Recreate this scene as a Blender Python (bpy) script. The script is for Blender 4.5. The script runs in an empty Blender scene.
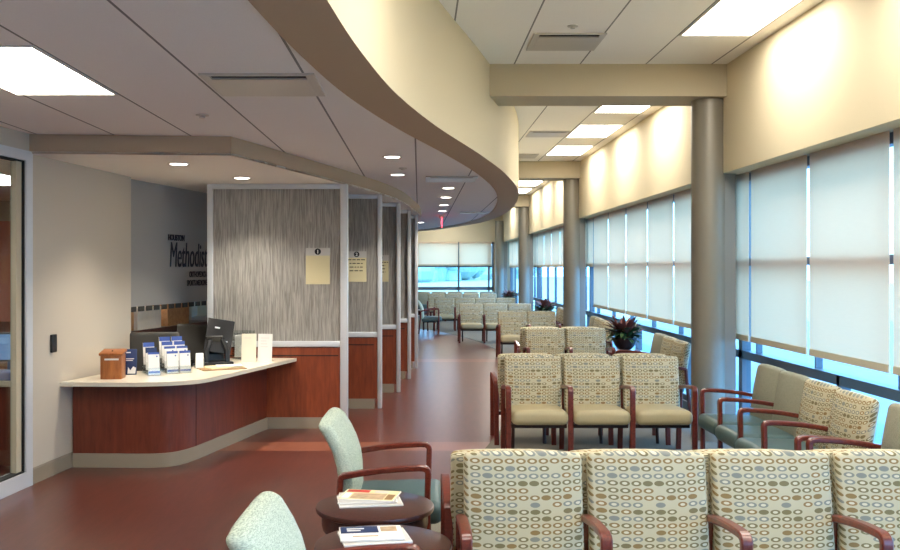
import bpy, math, random
from mathutils import Vector, Matrix
random.seed(7)
S = bpy.context.scene
COL = S.collection
PI = math.pi

# ------------------------------------------------------------------ materials
def new_mat(name):
    m = bpy.data.materials.new(name); m.use_nodes = True
    nt = m.node_tree
    return m, nt, nt.nodes['Principled BSDF']

def N(nt, t, **kw):
    n = nt.nodes.new(t)
    for k, v in kw.items():
        if k.startswith('i_'):
            key = k[2:]
            key = int(key) if key.isdigit() else key.replace('_', ' ')
            n.inputs[key].default_value = v
        else:
            setattr(n, k, v)
    return n

def L(nt, a, b): nt.links.new(a, b)

def math_(nt, op, a, b=None, c=None):
    n = N(nt, 'ShaderNodeMath', operation=op)
    for i, v in enumerate((a, b, c)):
        if v is None: continue
        if isinstance(v, (int, float)): n.inputs[i].default_value = v
        else: L(nt, v, n.inputs[i])
    return n.outputs[0]

def mixc(nt, f, a, b):
    n = N(nt, 'ShaderNodeMix', data_type='RGBA')
    if isinstance(f, (int, float)): n.inputs[0].default_value = f
    else: L(nt, f, n.inputs[0])
    for i, v in ((6, a), (7, b)):
        if isinstance(v, tuple): n.inputs[i].default_value = (*v[:3], 1)
        else: L(nt, v, n.inputs[i])
    return n.outputs[2]

def C(r, g, b):
    f = lambda v: (v/255/12.92) if v/255 <= .04045 else ((v/255+.055)/1.055)**2.4
    return (f(r), f(g), f(b))

def plain(name, col, rough=.5, metal=0, noise=0, nscale=30, bump=0, spec=.5, trans=0):
    m, nt, p = new_mat(name)
    p.inputs['Base Color'].default_value = (*col, 1)
    p.inputs['Roughness'].default_value = rough
    p.inputs['Metallic'].default_value = metal
    p.inputs['Specular IOR Level'].default_value = spec
    p.inputs['Transmission Weight'].default_value = trans
    if noise or bump:
        tc = N(nt, 'ShaderNodeTexCoord')
        nz = N(nt, 'ShaderNodeTexNoise', i_Scale=nscale, i_Detail=3.0)
        L(nt, tc.outputs['Object'], nz.inputs['Vector'])
        if noise:
            c = mixc(nt, nz.outputs['Fac'], tuple(v*(1-noise) for v in col), tuple(min(1, v*(1+noise)) for v in col))
            L(nt, c, p.inputs['Base Color'])
        if bump:
            b = N(nt, 'ShaderNodeBump', i_Strength=bump, i_Distance=.003)
            L(nt, nz.outputs['Fac'], b.inputs['Height']); L(nt, b.outputs[0], p.inputs['Normal'])
    return m

def wood(name, c1, c2, rough=.35, scale=(14, 14, 1.6), coat=0):
    m, nt, p = new_mat(name)
    tc = N(nt, 'ShaderNodeTexCoord'); mp = N(nt, 'ShaderNodeMapping')
    mp.inputs['Scale'].default_value = scale
    nz = N(nt, 'ShaderNodeTexNoise', i_Scale=3.0, i_Detail=6.0, i_Roughness=.6, i_Distortion=.4)
    L(nt, tc.outputs['Object'], mp.inputs[0]); L(nt, mp.outputs[0], nz.inputs['Vector'])
    r = N(nt, 'ShaderNodeValToRGB')
    r.color_ramp.elements[0].position = .3; r.color_ramp.elements[1].position = .7
    r.color_ramp.elements[0].color = (*c1, 1); r.color_ramp.elements[1].color = (*c2, 1)
    L(nt, nz.outputs['Fac'], r.inputs[0]); L(nt, r.outputs[0], p.inputs['Base Color'])
    p.inputs['Roughness'].default_value = rough
    p.inputs['Coat Weight'].default_value = coat; p.inputs['Coat Roughness'].default_value = .15
    return m

def emit(name, col, strength):
    m = bpy.data.materials.new(name); m.use_nodes = True
    nt = m.node_tree; nt.nodes.remove(nt.nodes['Principled BSDF'])
    e = N(nt, 'ShaderNodeEmission'); e.inputs[0].default_value = (*col, 1); e.inputs[1].default_value = strength
    L(nt, e.outputs[0], nt.nodes['Material Output'].inputs[0])
    return m

def ring_fabric():
    """cream upholstery woven with rows of oval rings and filled ovals in bronze, olive and blue grey"""
    m, nt, p = new_mat('ring_fabric')
    tc = N(nt, 'ShaderNodeTexCoord'); sx = N(nt, 'ShaderNodeSeparateXYZ')
    L(nt, tc.outputs['Object'], sx.inputs[0])
    x, y, z = sx.outputs
    cw, ch = .051, .0305
    u = math_(nt, 'DIVIDE', math_(nt, 'ADD', x, math_(nt, 'MULTIPLY', y, .9)), cw)
    v = math_(nt, 'DIVIDE', math_(nt, 'ADD', z, math_(nt, 'MULTIPLY', y, -.9)), ch)
    u = math_(nt, 'ADD', u, 40.5); v = math_(nt, 'ADD', v, 40.0)
    iu, iv = math_(nt, 'FLOOR', u), math_(nt, 'FLOOR', v)
    fu = math_(nt, 'SUBTRACT', math_(nt, 'FRACT', u), .5); fv = math_(nt, 'SUBTRACT', math_(nt, 'FRACT', v), .5)
    fv = math_(nt, 'MULTIPLY', fv, 1.2)
    d = math_(nt, 'SQRT', math_(nt, 'ADD', math_(nt, 'MULTIPLY', fu, fu), math_(nt, 'MULTIPLY', fv, fv)))
    cmb = N(nt, 'ShaderNodeCombineXYZ'); L(nt, iu, cmb.inputs[0]); L(nt, iv, cmb.inputs[1])
    wn = N(nt, 'ShaderNodeTexWhiteNoise', noise_dimensions='3D'); L(nt, cmb.outputs[0], wn.inputs['Vector'])
    sc = N(nt, 'ShaderNodeSeparateColor'); L(nt, wn.outputs['Color'], sc.inputs[0])
    rowc = N(nt, 'ShaderNodeTexWhiteNoise', noise_dimensions='1D'); L(nt, iv, rowc.inputs['W'])
    outer = math_(nt, 'LESS_THAN', d, .44)
    inner = math_(nt, 'LESS_THAN', d, .225)
    filled = math_(nt, 'LESS_THAN', sc.outputs[0], .18)
    present = math_(nt, 'LESS_THAN', sc.outputs[1], .9)
    hole = math_(nt, 'MULTIPLY', inner, math_(nt, 'SUBTRACT', 1.0, filled))
    mask = math_(nt, 'MULTIPLY', math_(nt, 'MULTIPLY', outer, present), math_(nt, 'SUBTRACT', 1.0, hole))
    holem = math_(nt, 'MULTIPLY', hole, present)
    ramp = N(nt, 'ShaderNodeValToRGB'); ramp.color_ramp.interpolation = 'CONSTANT'
    els = ramp.color_ramp.elements
    cols = [(0, C(140, 115, 74)), (.35, C(122, 112, 80)), (.55, C(132, 134, 126)), (.8, C(146, 117, 76))]
    els[0].position, els[0].color = 0, (*cols[0][1], 1)
    els[1].position, els[1].color = cols[1][0], (*cols[1][1], 1)
    for q, c in cols[2:]:
        e = els.new(q); e.color = (*c, 1)
    mixr = math_(nt, 'ADD', math_(nt, 'MULTIPLY', rowc.outputs['Value'], .7), math_(nt, 'MULTIPLY', sc.outputs[2], .3))
    L(nt, mixr, ramp.inputs[0])
    base = C(192, 184, 156)
    c = mixc(nt, holem, base, C(208, 201, 176))
    c = mixc(nt, mask, c, ramp.outputs[0])
    L(nt, c, p.inputs['Base Color'])
    p.inputs['Roughness'].default_value = .7; p.inputs['Specular IOR Level'].default_value = .3
    return m

def stitched(name, c1, c2, sc=(60, 60, 160), rough=.8):
    m, nt, p = new_mat(name)
    tc = N(nt, 'ShaderNodeTexCoord'); mp = N(nt, 'ShaderNodeMapping'); mp.inputs['Scale'].default_value = sc
    nz = N(nt, 'ShaderNodeTexNoise', i_Scale=1.0, i_Detail=2.0)
    L(nt, tc.outputs['Object'], mp.inputs[0]); L(nt, mp.outputs[0], nz.inputs['Vector'])
    r = N(nt, 'ShaderNodeValToRGB')
    r.color_ramp.elements[0].position = .38; r.color_ramp.elements[1].position = .6
    r.color_ramp.elements[0].color = (*c1, 1); r.color_ramp.elements[1].color = (*c2, 1)
    L(nt, nz.outputs['Fac'], r.inputs[0]); L(nt, r.outputs[0], p.inputs['Base Color'])
    b = N(nt, 'ShaderNodeBump', i_Strength=.25, i_Distance=.002)
    L(nt, nz.outputs['Fac'], b.inputs['Height']); L(nt, b.outputs[0], p.inputs['Normal'])
    p.inputs['Roughness'].default_value = rough; p.inputs['Specular IOR Level'].default_value = .25
    return m

def tile_ceiling(name, col, x0, sx, y0, sy, lw=.007):
    m, nt, p = new_mat(name)
    tc = N(nt, 'ShaderNodeTexCoord'); s = N(nt, 'ShaderNodeSeparateXYZ'); L(nt, tc.outputs['Object'], s.inputs[0])
    def line(o, a, st):
        f = math_(nt, 'FRACT', math_(nt, 'DIVIDE', math_(nt, 'ADD', o, 200*st - a), st))
        f = math_(nt, 'ABSOLUTE', math_(nt, 'SUBTRACT', f, .5))
        return math_(nt, 'GREATER_THAN', f, .5 - lw/st)
    ln = math_(nt, 'MAXIMUM', line(s.outputs[0], x0, sx), line(s.outputs[1], y0, sy))
    nz = N(nt, 'ShaderNodeTexNoise', i_Scale=160.0, i_Detail=2.0); L(nt, tc.outputs['Object'], nz.inputs['Vector'])
    c = mixc(nt, nz.outputs['Fac'], tuple(v*.93 for v in col), tuple(min(1, v*1.05) for v in col))
    c = mixc(nt, ln, c, tuple(v*.28 for v in col))
    L(nt, c, p.inputs['Base Color']); p.inputs['Roughness'].default_value = .9; p.inputs['Specular IOR Level'].default_value = .15
    return m

def floor_mat():
    m, nt, p = new_mat('vinyl_plank_floor')
    tc = N(nt, 'ShaderNodeTexCoord'); s = N(nt, 'ShaderNodeSeparateXYZ'); L(nt, tc.outputs['Object'], s.inputs[0])
    mp = N(nt, 'ShaderNodeMapping'); mp.inputs['Scale'].default_value = (7, 1.1, 1)
    L(nt, tc.outputs['Object'], mp.inputs[0])
    nz = N(nt, 'ShaderNodeTexNoise', i_Scale=2.2, i_Detail=7.0, i_Roughness=.65)
    L(nt, mp.outputs[0], nz.inputs['Vector'])
    n2 = N(nt, 'ShaderNodeTexNoise', i_Scale=38.0, i_Detail=3.0)
    L(nt, tc.outputs['Object'], n2.inputs['Vector'])
    f = math_(nt, 'ADD', math_(nt, 'MULTIPLY', nz.outputs['Fac'], .8), math_(nt, 'MULTIPLY', n2.outputs['Fac'], .2))
    r = N(nt, 'ShaderNodeValToRGB')
    r.color_ramp.elements[0].position = .35; r.color_ramp.elements[1].position = .66
    r.color_ramp.elements[0].color = (*C(74, 35, 28), 1); r.color_ramp.elements[1].color = (*C(98, 48, 38), 1)
    L(nt, f, r.inputs[0])
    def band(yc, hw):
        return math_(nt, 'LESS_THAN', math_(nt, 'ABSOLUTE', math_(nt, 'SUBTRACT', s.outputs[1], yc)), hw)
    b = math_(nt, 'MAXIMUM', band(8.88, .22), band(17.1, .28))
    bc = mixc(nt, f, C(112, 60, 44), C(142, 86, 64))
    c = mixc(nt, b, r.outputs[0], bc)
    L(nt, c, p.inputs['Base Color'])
    p.inputs['Roughness'].default_value = .28; p.inputs['Specular IOR Level'].default_value = 1.0
    return m

def streak_glass():
    m, nt, p = new_mat('streaked_glass')
    tc = N(nt, 'ShaderNodeTexCoord'); mp = N(nt, 'ShaderNodeMapping'); mp.inputs['Scale'].default_value = (110, 110, 4.0)
    L(nt, tc.outputs['Object'], mp.inputs[0])
    nz = N(nt, 'ShaderNodeTexNoise', i_Scale=1.0, i_Detail=3.0, i_Roughness=.6, i_Distortion=.6)
    L(nt, mp.outputs[0], nz.inputs['Vector'])
    r = N(nt, 'ShaderNodeValToRGB')
    r.color_ramp.elements[0].position = .36; r.color_ramp.elements[1].position = .62
    r.color_ramp.elements[0].color = (*C(138, 134, 127), 1); r.color_ramp.elements[1].color = (*C(194, 190, 182), 1)
    L(nt, nz.outputs['Fac'], r.inputs[0]); L(nt, r.outputs[0], p.inputs['Base Color'])
    p.inputs['Roughness'].default_value = .38; p.inputs['Transmission Weight'].default_value = .22; p.inputs['IOR'].default_value = 1.2
    b = N(nt, 'ShaderNodeBump', i_Strength=.5, i_Distance=.004)
    L(nt, nz.outputs['Fac'], b.inputs['Height']); L(nt, b.outputs[0], p.inputs['Normal'])
    return m

def pane_glass(name, tint, gloss=.08):
    m = bpy.data.materials.new(name); m.use_nodes = True
    nt = m.node_tree; nt.nodes.remove(nt.nodes['Principled BSDF'])
    t = N(nt, 'ShaderNodeBsdfTransparent'); t.inputs[0].default_value = (*tint, 1)
    g = N(nt, 'ShaderNodeBsdfGlossy'); g.inputs['Roughness'].default_value = .02
    mx = N(nt, 'ShaderNodeMixShader'); mx.inputs[0].default_value = gloss
    L(nt, t.outputs[0], mx.inputs[1]); L(nt, g.outputs[0], mx.inputs[2])
    L(nt, mx.outputs[0], nt.nodes['Material Output'].inputs[0])
    return m

def shade_fabric():
    m = bpy.data.materials.new('shade_fabric'); m.use_nodes = True
    nt = m.node_tree; nt.nodes.remove(nt.nodes['Principled BSDF'])
    tc = N(nt, 'ShaderNodeTexCoord'); mp = N(nt, 'ShaderNodeMapping'); mp.inputs['Scale'].default_value = (8, 8, 110)
    L(nt, tc.outputs['Object'], mp.inputs[0])
    nz = N(nt, 'ShaderNodeTexNoise', i_Scale=1.0, i_Detail=2.0); L(nt, mp.outputs[0], nz.inputs['Vector'])
    c = mixc(nt, nz.outputs['Fac'], C(238, 226, 206), C(250, 238, 220))
    d = N(nt, 'ShaderNodeBsdfDiffuse'); t = N(nt, 'ShaderNodeBsdfTranslucent')
    L(nt, c, d.inputs[0]); t.inputs[0].default_value = (1.0, .755, .575, 1)
    mx = N(nt, 'ShaderNodeMixShader'); mx.inputs[0].default_value = .66
    L(nt, d.outputs[0], mx.inputs[1]); L(nt, t.outputs[0], mx.inputs[2])
    L(nt, mx.outputs[0], nt.nodes['Material Output'].inputs[0])
    return m

M = {}
M['wall'] = plain('cream_paint', C(210, 198, 168), .75, noise=.02, nscale=90, bump=.05, spec=.25)
M['wall_grey'] = plain('warm_grey_paint', C(196, 186, 170), .8, noise=.03, nscale=120, bump=.08, spec=.25)
M['beige'] = plain('beige_paint', C(190, 178, 152), .75, noise=.02, nscale=90, bump=.05, spec=.25)
M['soffit'] = plain('taupe_paint', C(184, 162, 136), .8, noise=.02, nscale=80, spec=.2)
M['white_soffit'] = plain('off_white_paint', C(244, 239, 230), .8, noise=.02, nscale=80, spec=.2)
M['sign_wall'] = plain('slate_grey_paint', C(166, 164, 160), .6, noise=.03, nscale=80, spec=.3)
M['ceil_hi'] = tile_ceiling('lay_in_ceiling', C(246, 243, 236), .29, .645, .6, 24)
M['ceil_lo'] = tile_ceiling('lay_in_ceiling_low', C(240, 238, 235), -.03, .6, .9, 24)
M['floor'] = floor_mat()
M['carpet'] = plain('grey_carpet', C(126, 120, 108), .95, noise=.3, nscale=220, bump=.5, spec=.1)
M['base'] = plain('taupe_rubber_base', C(150, 138, 120), .5, spec=.4)
M['silver'] = plain('anodised_aluminium', C(214, 216, 218), .4, .2)
M['mullion'] = plain('grey_mullion', C(104, 108, 116), .45, .4)
M['column'] = plain('grey_column_paint', C(140, 134, 122), .42, .25, noise=.05, nscale=160)
M['pier'] = plain('grey_pier_paint', C(132, 130, 124), .5, .1)
M['cherry'] = wood('cherry_panel', C(112, 48, 25), C(146, 70, 37), .38, (9, 9, 1.1))
M['cherry_dark'] = wood('cherry_desk', C(92, 40, 25), C(122, 56, 35), .35, (9, 9, 1.1))
M['groove'] = plain('dark_groove', C(44, 20, 14), .6)
M['mahogany'] = wood('mahogany_frame', C(84, 30, 22), C(122, 50, 36), .3, (20, 20, 20), coat=.3)
M['espresso'] = wood('dark_mahogany_table', C(52, 26, 22), C(78, 40, 32), .34, (20, 20, 20), coat=.2)
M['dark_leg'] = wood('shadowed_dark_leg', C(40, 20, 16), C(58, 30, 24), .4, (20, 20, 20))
M['ring'] = ring_fabric()
M['tan'] = plain('tan_vinyl', C(178, 165, 130), .5, noise=.05, nscale=60, bump=.05, spec=.4)
M['teal'] = plain('teal_vinyl', C(76, 100, 102), .42, noise=.08, nscale=90, bump=.05)
M['grey_pad'] = stitched('grey_green_weave', C(136, 136, 118), C(160, 158, 140), (220, 220, 220))
M['green_pad'] = stitched('pale_green_stitch', C(152, 166, 150), C(194, 204, 187), (70, 110, 420))
M['counter'] = plain('cream_solid_surface', C(226, 216, 194), .25, noise=.03, nscale=200)
M['pglass'] = streak_glass()
M['wglass'] = pane_glass('window_glass', (.82, .94, 1.0), .07)
M['dglass'] = pane_glass('door_glass', (.86, .9, .9), .08)
M['acrylic'] = pane_glass('clear_acrylic', (.93, .95, .95), .12)
M['shade'] = shade_fabric()
M['hem'] = plain('beige_hem', C(206, 192, 164), .7)
M['troffer'] = emit('troffer_diffuser', (1, .94, .84), 9.5)
M['troffer_lo'] = emit('troffer_diffuser_low', (1, .94, .85), 10.0)
M['lamp'] = emit('downlight_lamp', (1, .93, .82), 7.0)
M['white_metal'] = plain('white_metal', C(216, 210, 198), .45)
M['grille'] = plain('grille_metal', C(200, 194, 184), .35, .3)
M['black'] = plain('black_plastic', C(22, 22, 24), .35)
M['dark'] = plain('dark_void', C(26, 24, 22), .8)
M['charcoal'] = plain('charcoal_mesh', C(66, 64, 60), .8, noise=.15, nscale=150)
M['paper'] = plain('white_paper', C(236, 234, 230), .6)
M['cream_paper'] = plain('cream_paper', C(226, 214, 170), .7)
M['blue_print'] = plain('blue_print', C(58, 84, 158), .5)
M['navy'] = plain('navy_print', C(20, 44, 92), .45)
M['red_print'] = plain('red_print', C(186, 44, 38), .5)
M['photo_print'] = plain('photo_print', C(186, 160, 128), .5, noise=.5, nscale=28)
M['ink'] = plain('black_ink', C(26, 28, 34), .6)
M['letter'] = plain('dark_blue_letter', C(34, 40, 56), .45)
M['grey_card'] = plain('grey_card', C(206, 202, 196), .6)
M['oak'] = wood('light_brown_box', C(138, 78, 36), C(176, 106, 52), .4, (16, 16, 2))
M['cardboard'] = wood('brown_cardboard', C(180, 128, 82), C(206, 156, 106), .8, (8, 8, 8))
M['kraft'] = plain('brown_clipboard', C(150, 116, 74), .6)
M['pot'] = plain('black_pot', C(38, 34, 34), .3)
M['soil'] = plain('soil', C(46, 34, 26), .9)
M['leaf_g'] = plain('green_leaf', C(58, 84, 44), .45, noise=.4, nscale=14)
M['leaf_r'] = plain('red_leaf', C(122, 68, 58), .5, noise=.5, nscale=14)
M['red_wall'] = plain('terracotta_wall', C(206, 116, 88), .7)
M['blue_chair'] = plain('blue_chair_fabric', C(44, 72, 120), .8)
M['screen'] = emit('lit_screen', (.35, .6, 1), .22)
M['exit_red'] = emit('exit_letters', (1, .05, .08), 3.0)
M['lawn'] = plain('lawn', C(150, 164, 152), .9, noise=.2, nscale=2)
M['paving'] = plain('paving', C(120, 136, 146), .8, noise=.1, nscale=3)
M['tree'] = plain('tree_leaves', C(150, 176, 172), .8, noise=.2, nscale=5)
M['bark'] = plain('bark', C(92, 76, 62), .9, noise=.3, nscale=20)

# ------------------------------------------------------------------ mesh building
class MB:
    def __init__(s): s.v, s.f, s.m, s.mats = [], [], [], []
    def mi(s, mat):
        if mat not in s.mats: s.mats.append(mat)
        return s.mats.index(mat)
    def add(s, vs, fs, mat, T=None):
        o = len(s.v); k = s.mi(mat)
        for p in vs:
            p = Vector(p); s.v.append(T @ p if T else p)
        for f in fs: s.f.append([o+i for i in f]); s.m.append(k)
        return s
    def box(s, a, b, mat, T=None):
        x0, y0, z0 = a; x1, y1, z1 = b
        vs = [(x, y, z) for x in (x0, x1) for y in (y0, y1) for z in (z0, z1)]
        fs = [(0, 1, 3, 2), (4, 6, 7, 5), (0, 4, 5, 1), (2, 3, 7, 6), (0, 2, 6, 4), (1, 5, 7, 3)]
        return s.add(vs, fs, mat, T)
    def rbox(s, c, size, r, mat, seg=2, div=(1, 1, 1), fn=None, T=None):
        h = [q/2 for q in size]; r = min(r, min(h)*.999)
        ax = []
        for i in range(3):
            edge = [h[i]-r+r*math.tan(PI/4*k/seg) for k in range(seg+1)]
            inn = [-(h[i]-r)+2*(h[i]-r)*k/div[i] for k in range(1, div[i])]
            ax.append(sorted([-e for e in edge] + inn + edge))
        vid, vs, fs = {}, [], []
        def vert(p):
            q = [max(-(h[i]-r), min(h[i]-r, p[i])) for i in range(3)]
            d = Vector([p[i]-q[i] for i in range(3)])
            d = d.normalized()*r if d.length > 1e-9 else d
            w = Vector(q)+d
            key = tuple(round(t, 6) for t in p)
            if key not in vid:
                vid[key] = len(vs)
                if fn: w = Vector(fn(w))
                vs.append(w+Vector(c))
            return vid[key]
        for a in range(3):
            b, e = (a+1) % 3, (a+2) % 3
            for sg in (-1, 1):
                for i in range(len(ax[b])-1):
                    for j in range(len(ax[e])-1):
                        q = []
                        for (ii, jj) in ((i, j), (i+1, j), (i+1, j+1), (i, j+1)):
                            p = [0, 0, 0]; p[a] = sg*h[a]; p[b] = ax[b][ii]; p[e] = ax[e][jj]
                            q.append(vert(p))
                        if sg < 0: q.reverse()
                        fs.append(q)
        return s.add(vs, fs, mat, T)
    def prism(s, poly, z0, z1, mat, T=None, caps=True):
        n = len(poly); A = sum(poly[i][0]*poly[(i+1) % n][1]-poly[(i+1) % n][0]*poly[i][1] for i in range(n))
        if A < 0: poly = list(reversed(poly))
        vs = [(x, y, z0) for x, y in poly]+[(x, y, z1) for x, y in poly]
        fs = [(i, (i+1) % n, n+(i+1) % n, n+i) for i in range(n)]
        if caps: fs += [tuple(range(n-1, -1, -1)), tuple(range(n, 2*n))]
        return s.add(vs, fs, mat, T)
    def lathe(s, prof, mat, n=24, c=(0, 0, 0), T=None, caps=True):
        vs, fs = [], []
        for r, z in prof:
            for k in range(n):
                a = 2*PI*k/n; vs.append((c[0]+r*math.cos(a), c[1]+r*math.sin(a), c[2]+z))
        for i in range(len(prof)-1):
            for k in range(n):
                fs.append((i*n+k, i*n+(k+1) % n, (i+1)*n+(k+1) % n, (i+1)*n+k))
        if caps: fs.append(tuple(range(n-1, -1, -1))); fs.append(tuple((len(prof)-1)*n+k for k in range(n)))
        return s.add(vs, fs, mat, T)
    def sweep(s, path, w, t, mat, side=Vector((1, 0, 0)), T=None, r=.3):
        """rectangular bar (w across `side`, t in the bending plane) with eased corners, along path"""
        path = [Vector(p) for p in path]; vs, fs = [], []
        e = min(w, t)*r
        pr = [(-w/2, -t/2+e), (-w/2+e, -t/2), (w/2-e, -t/2), (w/2, -t/2+e), (w/2, t/2-e), (w/2-e, t/2), (-w/2+e, t/2), (-w/2, t/2-e)]
        for i, p in enumerate(path):
            d = (path[min(i+1, len(path)-1)]-path[max(i-1, 0)]).normalized()
            n = d.cross(side).normalized()
            k = 1
            if 0 < i < len(path)-1:
                d1 = (path[i+1]-p).normalized(); k = 1/max(.5, d.dot(d1))
            for a, b in pr: vs.append(p+side*a+n*b*k)
        m = len(pr)
        for i in range(len(path)-1):
            for k in range(m):
                fs.append((i*m+k, i*m+(k+1) % m, (i+1)*m+(k+1) % m, (i+1)*m+k))
        fs.append(tuple(range(m-1, -1, -1))); fs.append(tuple((len(path)-1)*m+k for k in range(m)))
        return s.add(vs, fs, mat, T)
    def mesh(s, name, smooth=True, ang=40):
        me = bpy.data.meshes.new(name); me.from_pydata([tuple(p) for p in s.v], [], s.f)
        for mt in s.mats: me.materials.append(mt)
        me.polygons.foreach_set('material_index', s.m)
        if smooth:
            me.polygons.foreach_set('use_smooth', [True]*len(me.polygons))
            me.update(); me.set_sharp_from_angle(angle=math.radians(ang))
        me.update(); return me
    def build(s, name, parent=None, smooth=True, loc=None, rot=None, ang=40):
        return link(name, s.mesh(name, smooth, ang), parent, loc, rot)

def link(name, me, parent=None, loc=None, rot=None):
    o = bpy.data.objects.new(name, me); COL.objects.link(o)
    if parent: o.parent = parent
    if loc: o.location = loc
    if rot: o.rotation_euler = rot
    return o

def empty(name, label, cat, loc, rz=0, group=None):
    o = bpy.data.objects.new(name, None); COL.objects.link(o)
    o.location = loc; o.rotation_euler = (0, 0, rz); o.empty_display_size = .1
    return tag(o, label, cat, group)

def tag(o, label, cat, group=None):
    o['label'] = label; o['category'] = cat
    if group: o['group'] = group
    return o

def struct(o, label=None, cat=None):
    o['kind'] = 'structure'
    if label: o['label'] = label
    if cat: o['category'] = cat
    return o

def dup(src, loc, rz, label, group=None):
    def cp(o, par):
        c = o.copy(); COL.objects.link(c); c.parent = par
        for ch in o.children: cp(ch, c)
        return c
    r = cp(src, None); r.location = loc; r.rotation_euler = (0, 0, rz); r['label'] = label
    if group: r['group'] = group
    return r

def text_mesh(body, size, mat, name, parent, Mx, sx=1, shear=0, ext=.003, align='LEFT', bold=0):
    cu = bpy.data.curves.new(name, 'FONT'); cu.body = body; cu.size = size; cu.extrude = ext
    cu.shear = shear; cu.align_x = align; cu.offset = bold
    t = bpy.data.objects.new(name, cu); COL.objects.link(t)
    bpy.context.view_layer.update()
    me = bpy.data.meshes.new_from_object(t.evaluated_get(bpy.context.evaluated_depsgraph_get()))
    bpy.data.objects.remove(t)
    me.materials.clear(); me.materials.append(mat)
    me.transform(Matrix.Diagonal((sx, 1, 1, 1)))
    o = link(name, me, parent); o.matrix_local = Mx
    return o

def frame_matrix(p, xdir, up=(0, 0, 1)):
    x = Vector(xdir).normalized(); u = Vector(up); n = x.cross(u).normalized()
    return Matrix(((x.x, u.x, n.x, p[0]), (x.y, u.y, n.y, p[1]), (x.z, u.z, n.z, p[2]), (0, 0, 0, 1)))

def catmull(pts, n=8):
    out = []
    P = [Vector(p) for p in pts]
    for i in range(len(P)-1):
        p0, p1, p2, p3 = P[max(i-1, 0)], P[i], P[i+1], P[min(i+2, len(P)-1)]
        for k in range(n):
            t = k/n
            out.append(.5*((2*p1)+(p2-p0)*t+(2*p0-5*p1+4*p2-p3)*t*t+(3*p1-p0-3*p2+p3)*t**3))
    out.append(P[-1]); return [(q[0], q[1]) for q in out]

# ------------------------------------------------------------------ camera
CAMZ = 1.72
cam = bpy.data.cameras.new('camera'); co = bpy.data.objects.new('camera', cam); COL.objects.link(co)
co.location = (0, 0, CAMZ); co.rotation_euler = (PI/2, 0, 0)
cam.sensor_width = 36; cam.lens = 920/900*36
cam.shift_x = 31/900; cam.shift_y = -7/900
cam.clip_start = .05; cam.clip_end = 300
S.camera = co

# ------------------------------------------------------------------ the room shell
HI, LO, SOF = 3.72, 2.78, 2.625
XW, XG = 3.02, 3.30
YB, YE = -3.0, 33.2
curve = catmull([(-.62, -3.2), (-.55, 0), (-.45, 2.2), (-.356, 3.64), (-.268, 4.57), (-.127, 5.58), (.141, 6.85), (.588, 8.59), (.996, 10.4), (1.37, 12.67),
                 (1.6, 15.4), (1.65, 18.0), (1.5, 20.6), (1.08, 22.9), (.03, 26.2), (-2.2, 28.6), (-5.5, 29.8)], 8)
def curve_x(y):
    for (xa, ya), (xb, yb) in zip(curve, curve[1:]):
        if ya <= y <= yb: return xa+(xb-xa)*(y-ya)/(yb-ya+1e-9)
    return 0
def offset(c, d):
    out = []
    for i, p in enumerate(c):
        a, b = Vector(c[max(i-1, 0)]), Vector(c[min(i+1, len(c)-1)])
        t = (b-a).normalized(); out.append((p[0]-t.y*d, p[1]+t.x*d))
    return out
inner = offset(curve, .31)

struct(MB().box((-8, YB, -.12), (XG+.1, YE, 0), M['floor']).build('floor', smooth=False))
cf = [(curve_x(YB+k*.5), YB+k*.5) for k in range(1, 58)]
cf = [p for p in cf if p[1] < 26]
struct(MB().prism([(XG-.02, YB)]+[(XG-.02, YE-.05)]+[(-2.2, YE-.05), (-2.2, 28.6)]+list(reversed(cf))+[(-.62, YB)], -.01, .002, M['carpet']).build('floor_carpet', smooth=False))
struct(MB().box((-8, YB, HI), (XG+.2, YE+.2, HI+.1), M['ceil_hi']).build('ceiling', smooth=False))
struct(MB().prism(inner+[(-8, 29.8), (-8, -3.2)], LO, LO+.04, M['ceil_lo']).build('ceiling_low', smooth=False))
# curved bulkhead: fascia + painted underside
b = MB(); n = len(curve)
vs = [(x, y, LO-.012) for x, y in curve]+[(x, y, HI) for x, y in curve]+[(x, y, LO-.012) for x, y in inner]+[(x, y, LO+.03) for x, y in inner]
b.add(vs, [(i, i+1, n+i+1, n+i) for i in range(n-1)], M['wall'])
b.add(vs, [(2*n+i, 2*n+i+1, i+1, i) for i in range(n-1)], M['soffit'])
b.add(vs, [(3*n+i, 3*n+i+1, 2*n+i+1, 2*n+i) for i in range(n-1)], M['white_metal'])
struct(b.build('wall_bulkhead', ang=30))
# lower soffit over the booths
sc_ = [(-3.4, 7.25), (-1.514, 7.41)]+catmull([(-1.40, 7.8), (-1.11, 8.85), (-.74, 10.2), (-.43, 11.5), (-.22, 12.8), (-.09, 14.3), (.02, 16), (.0, 17.6), (-.4, 19.4), (-1.6, 20.6), (-4, 21)], 6)
b = MB(); n = len(sc_)
poly = sc_+[(-8, 21), (-8, 7.25)]
b.prism(poly, SOF, SOF+.02, M['white_soffit'])
vs = [(x, y, SOF) for x, y in sc_]+[(x, y, LO) for x, y in sc_]
b.add(vs, [(i, i+1, n+i+1, n+i) for i in range(n-1)], M['soffit'])
struct(b.build('ceiling_soffit', ang=30))

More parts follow.
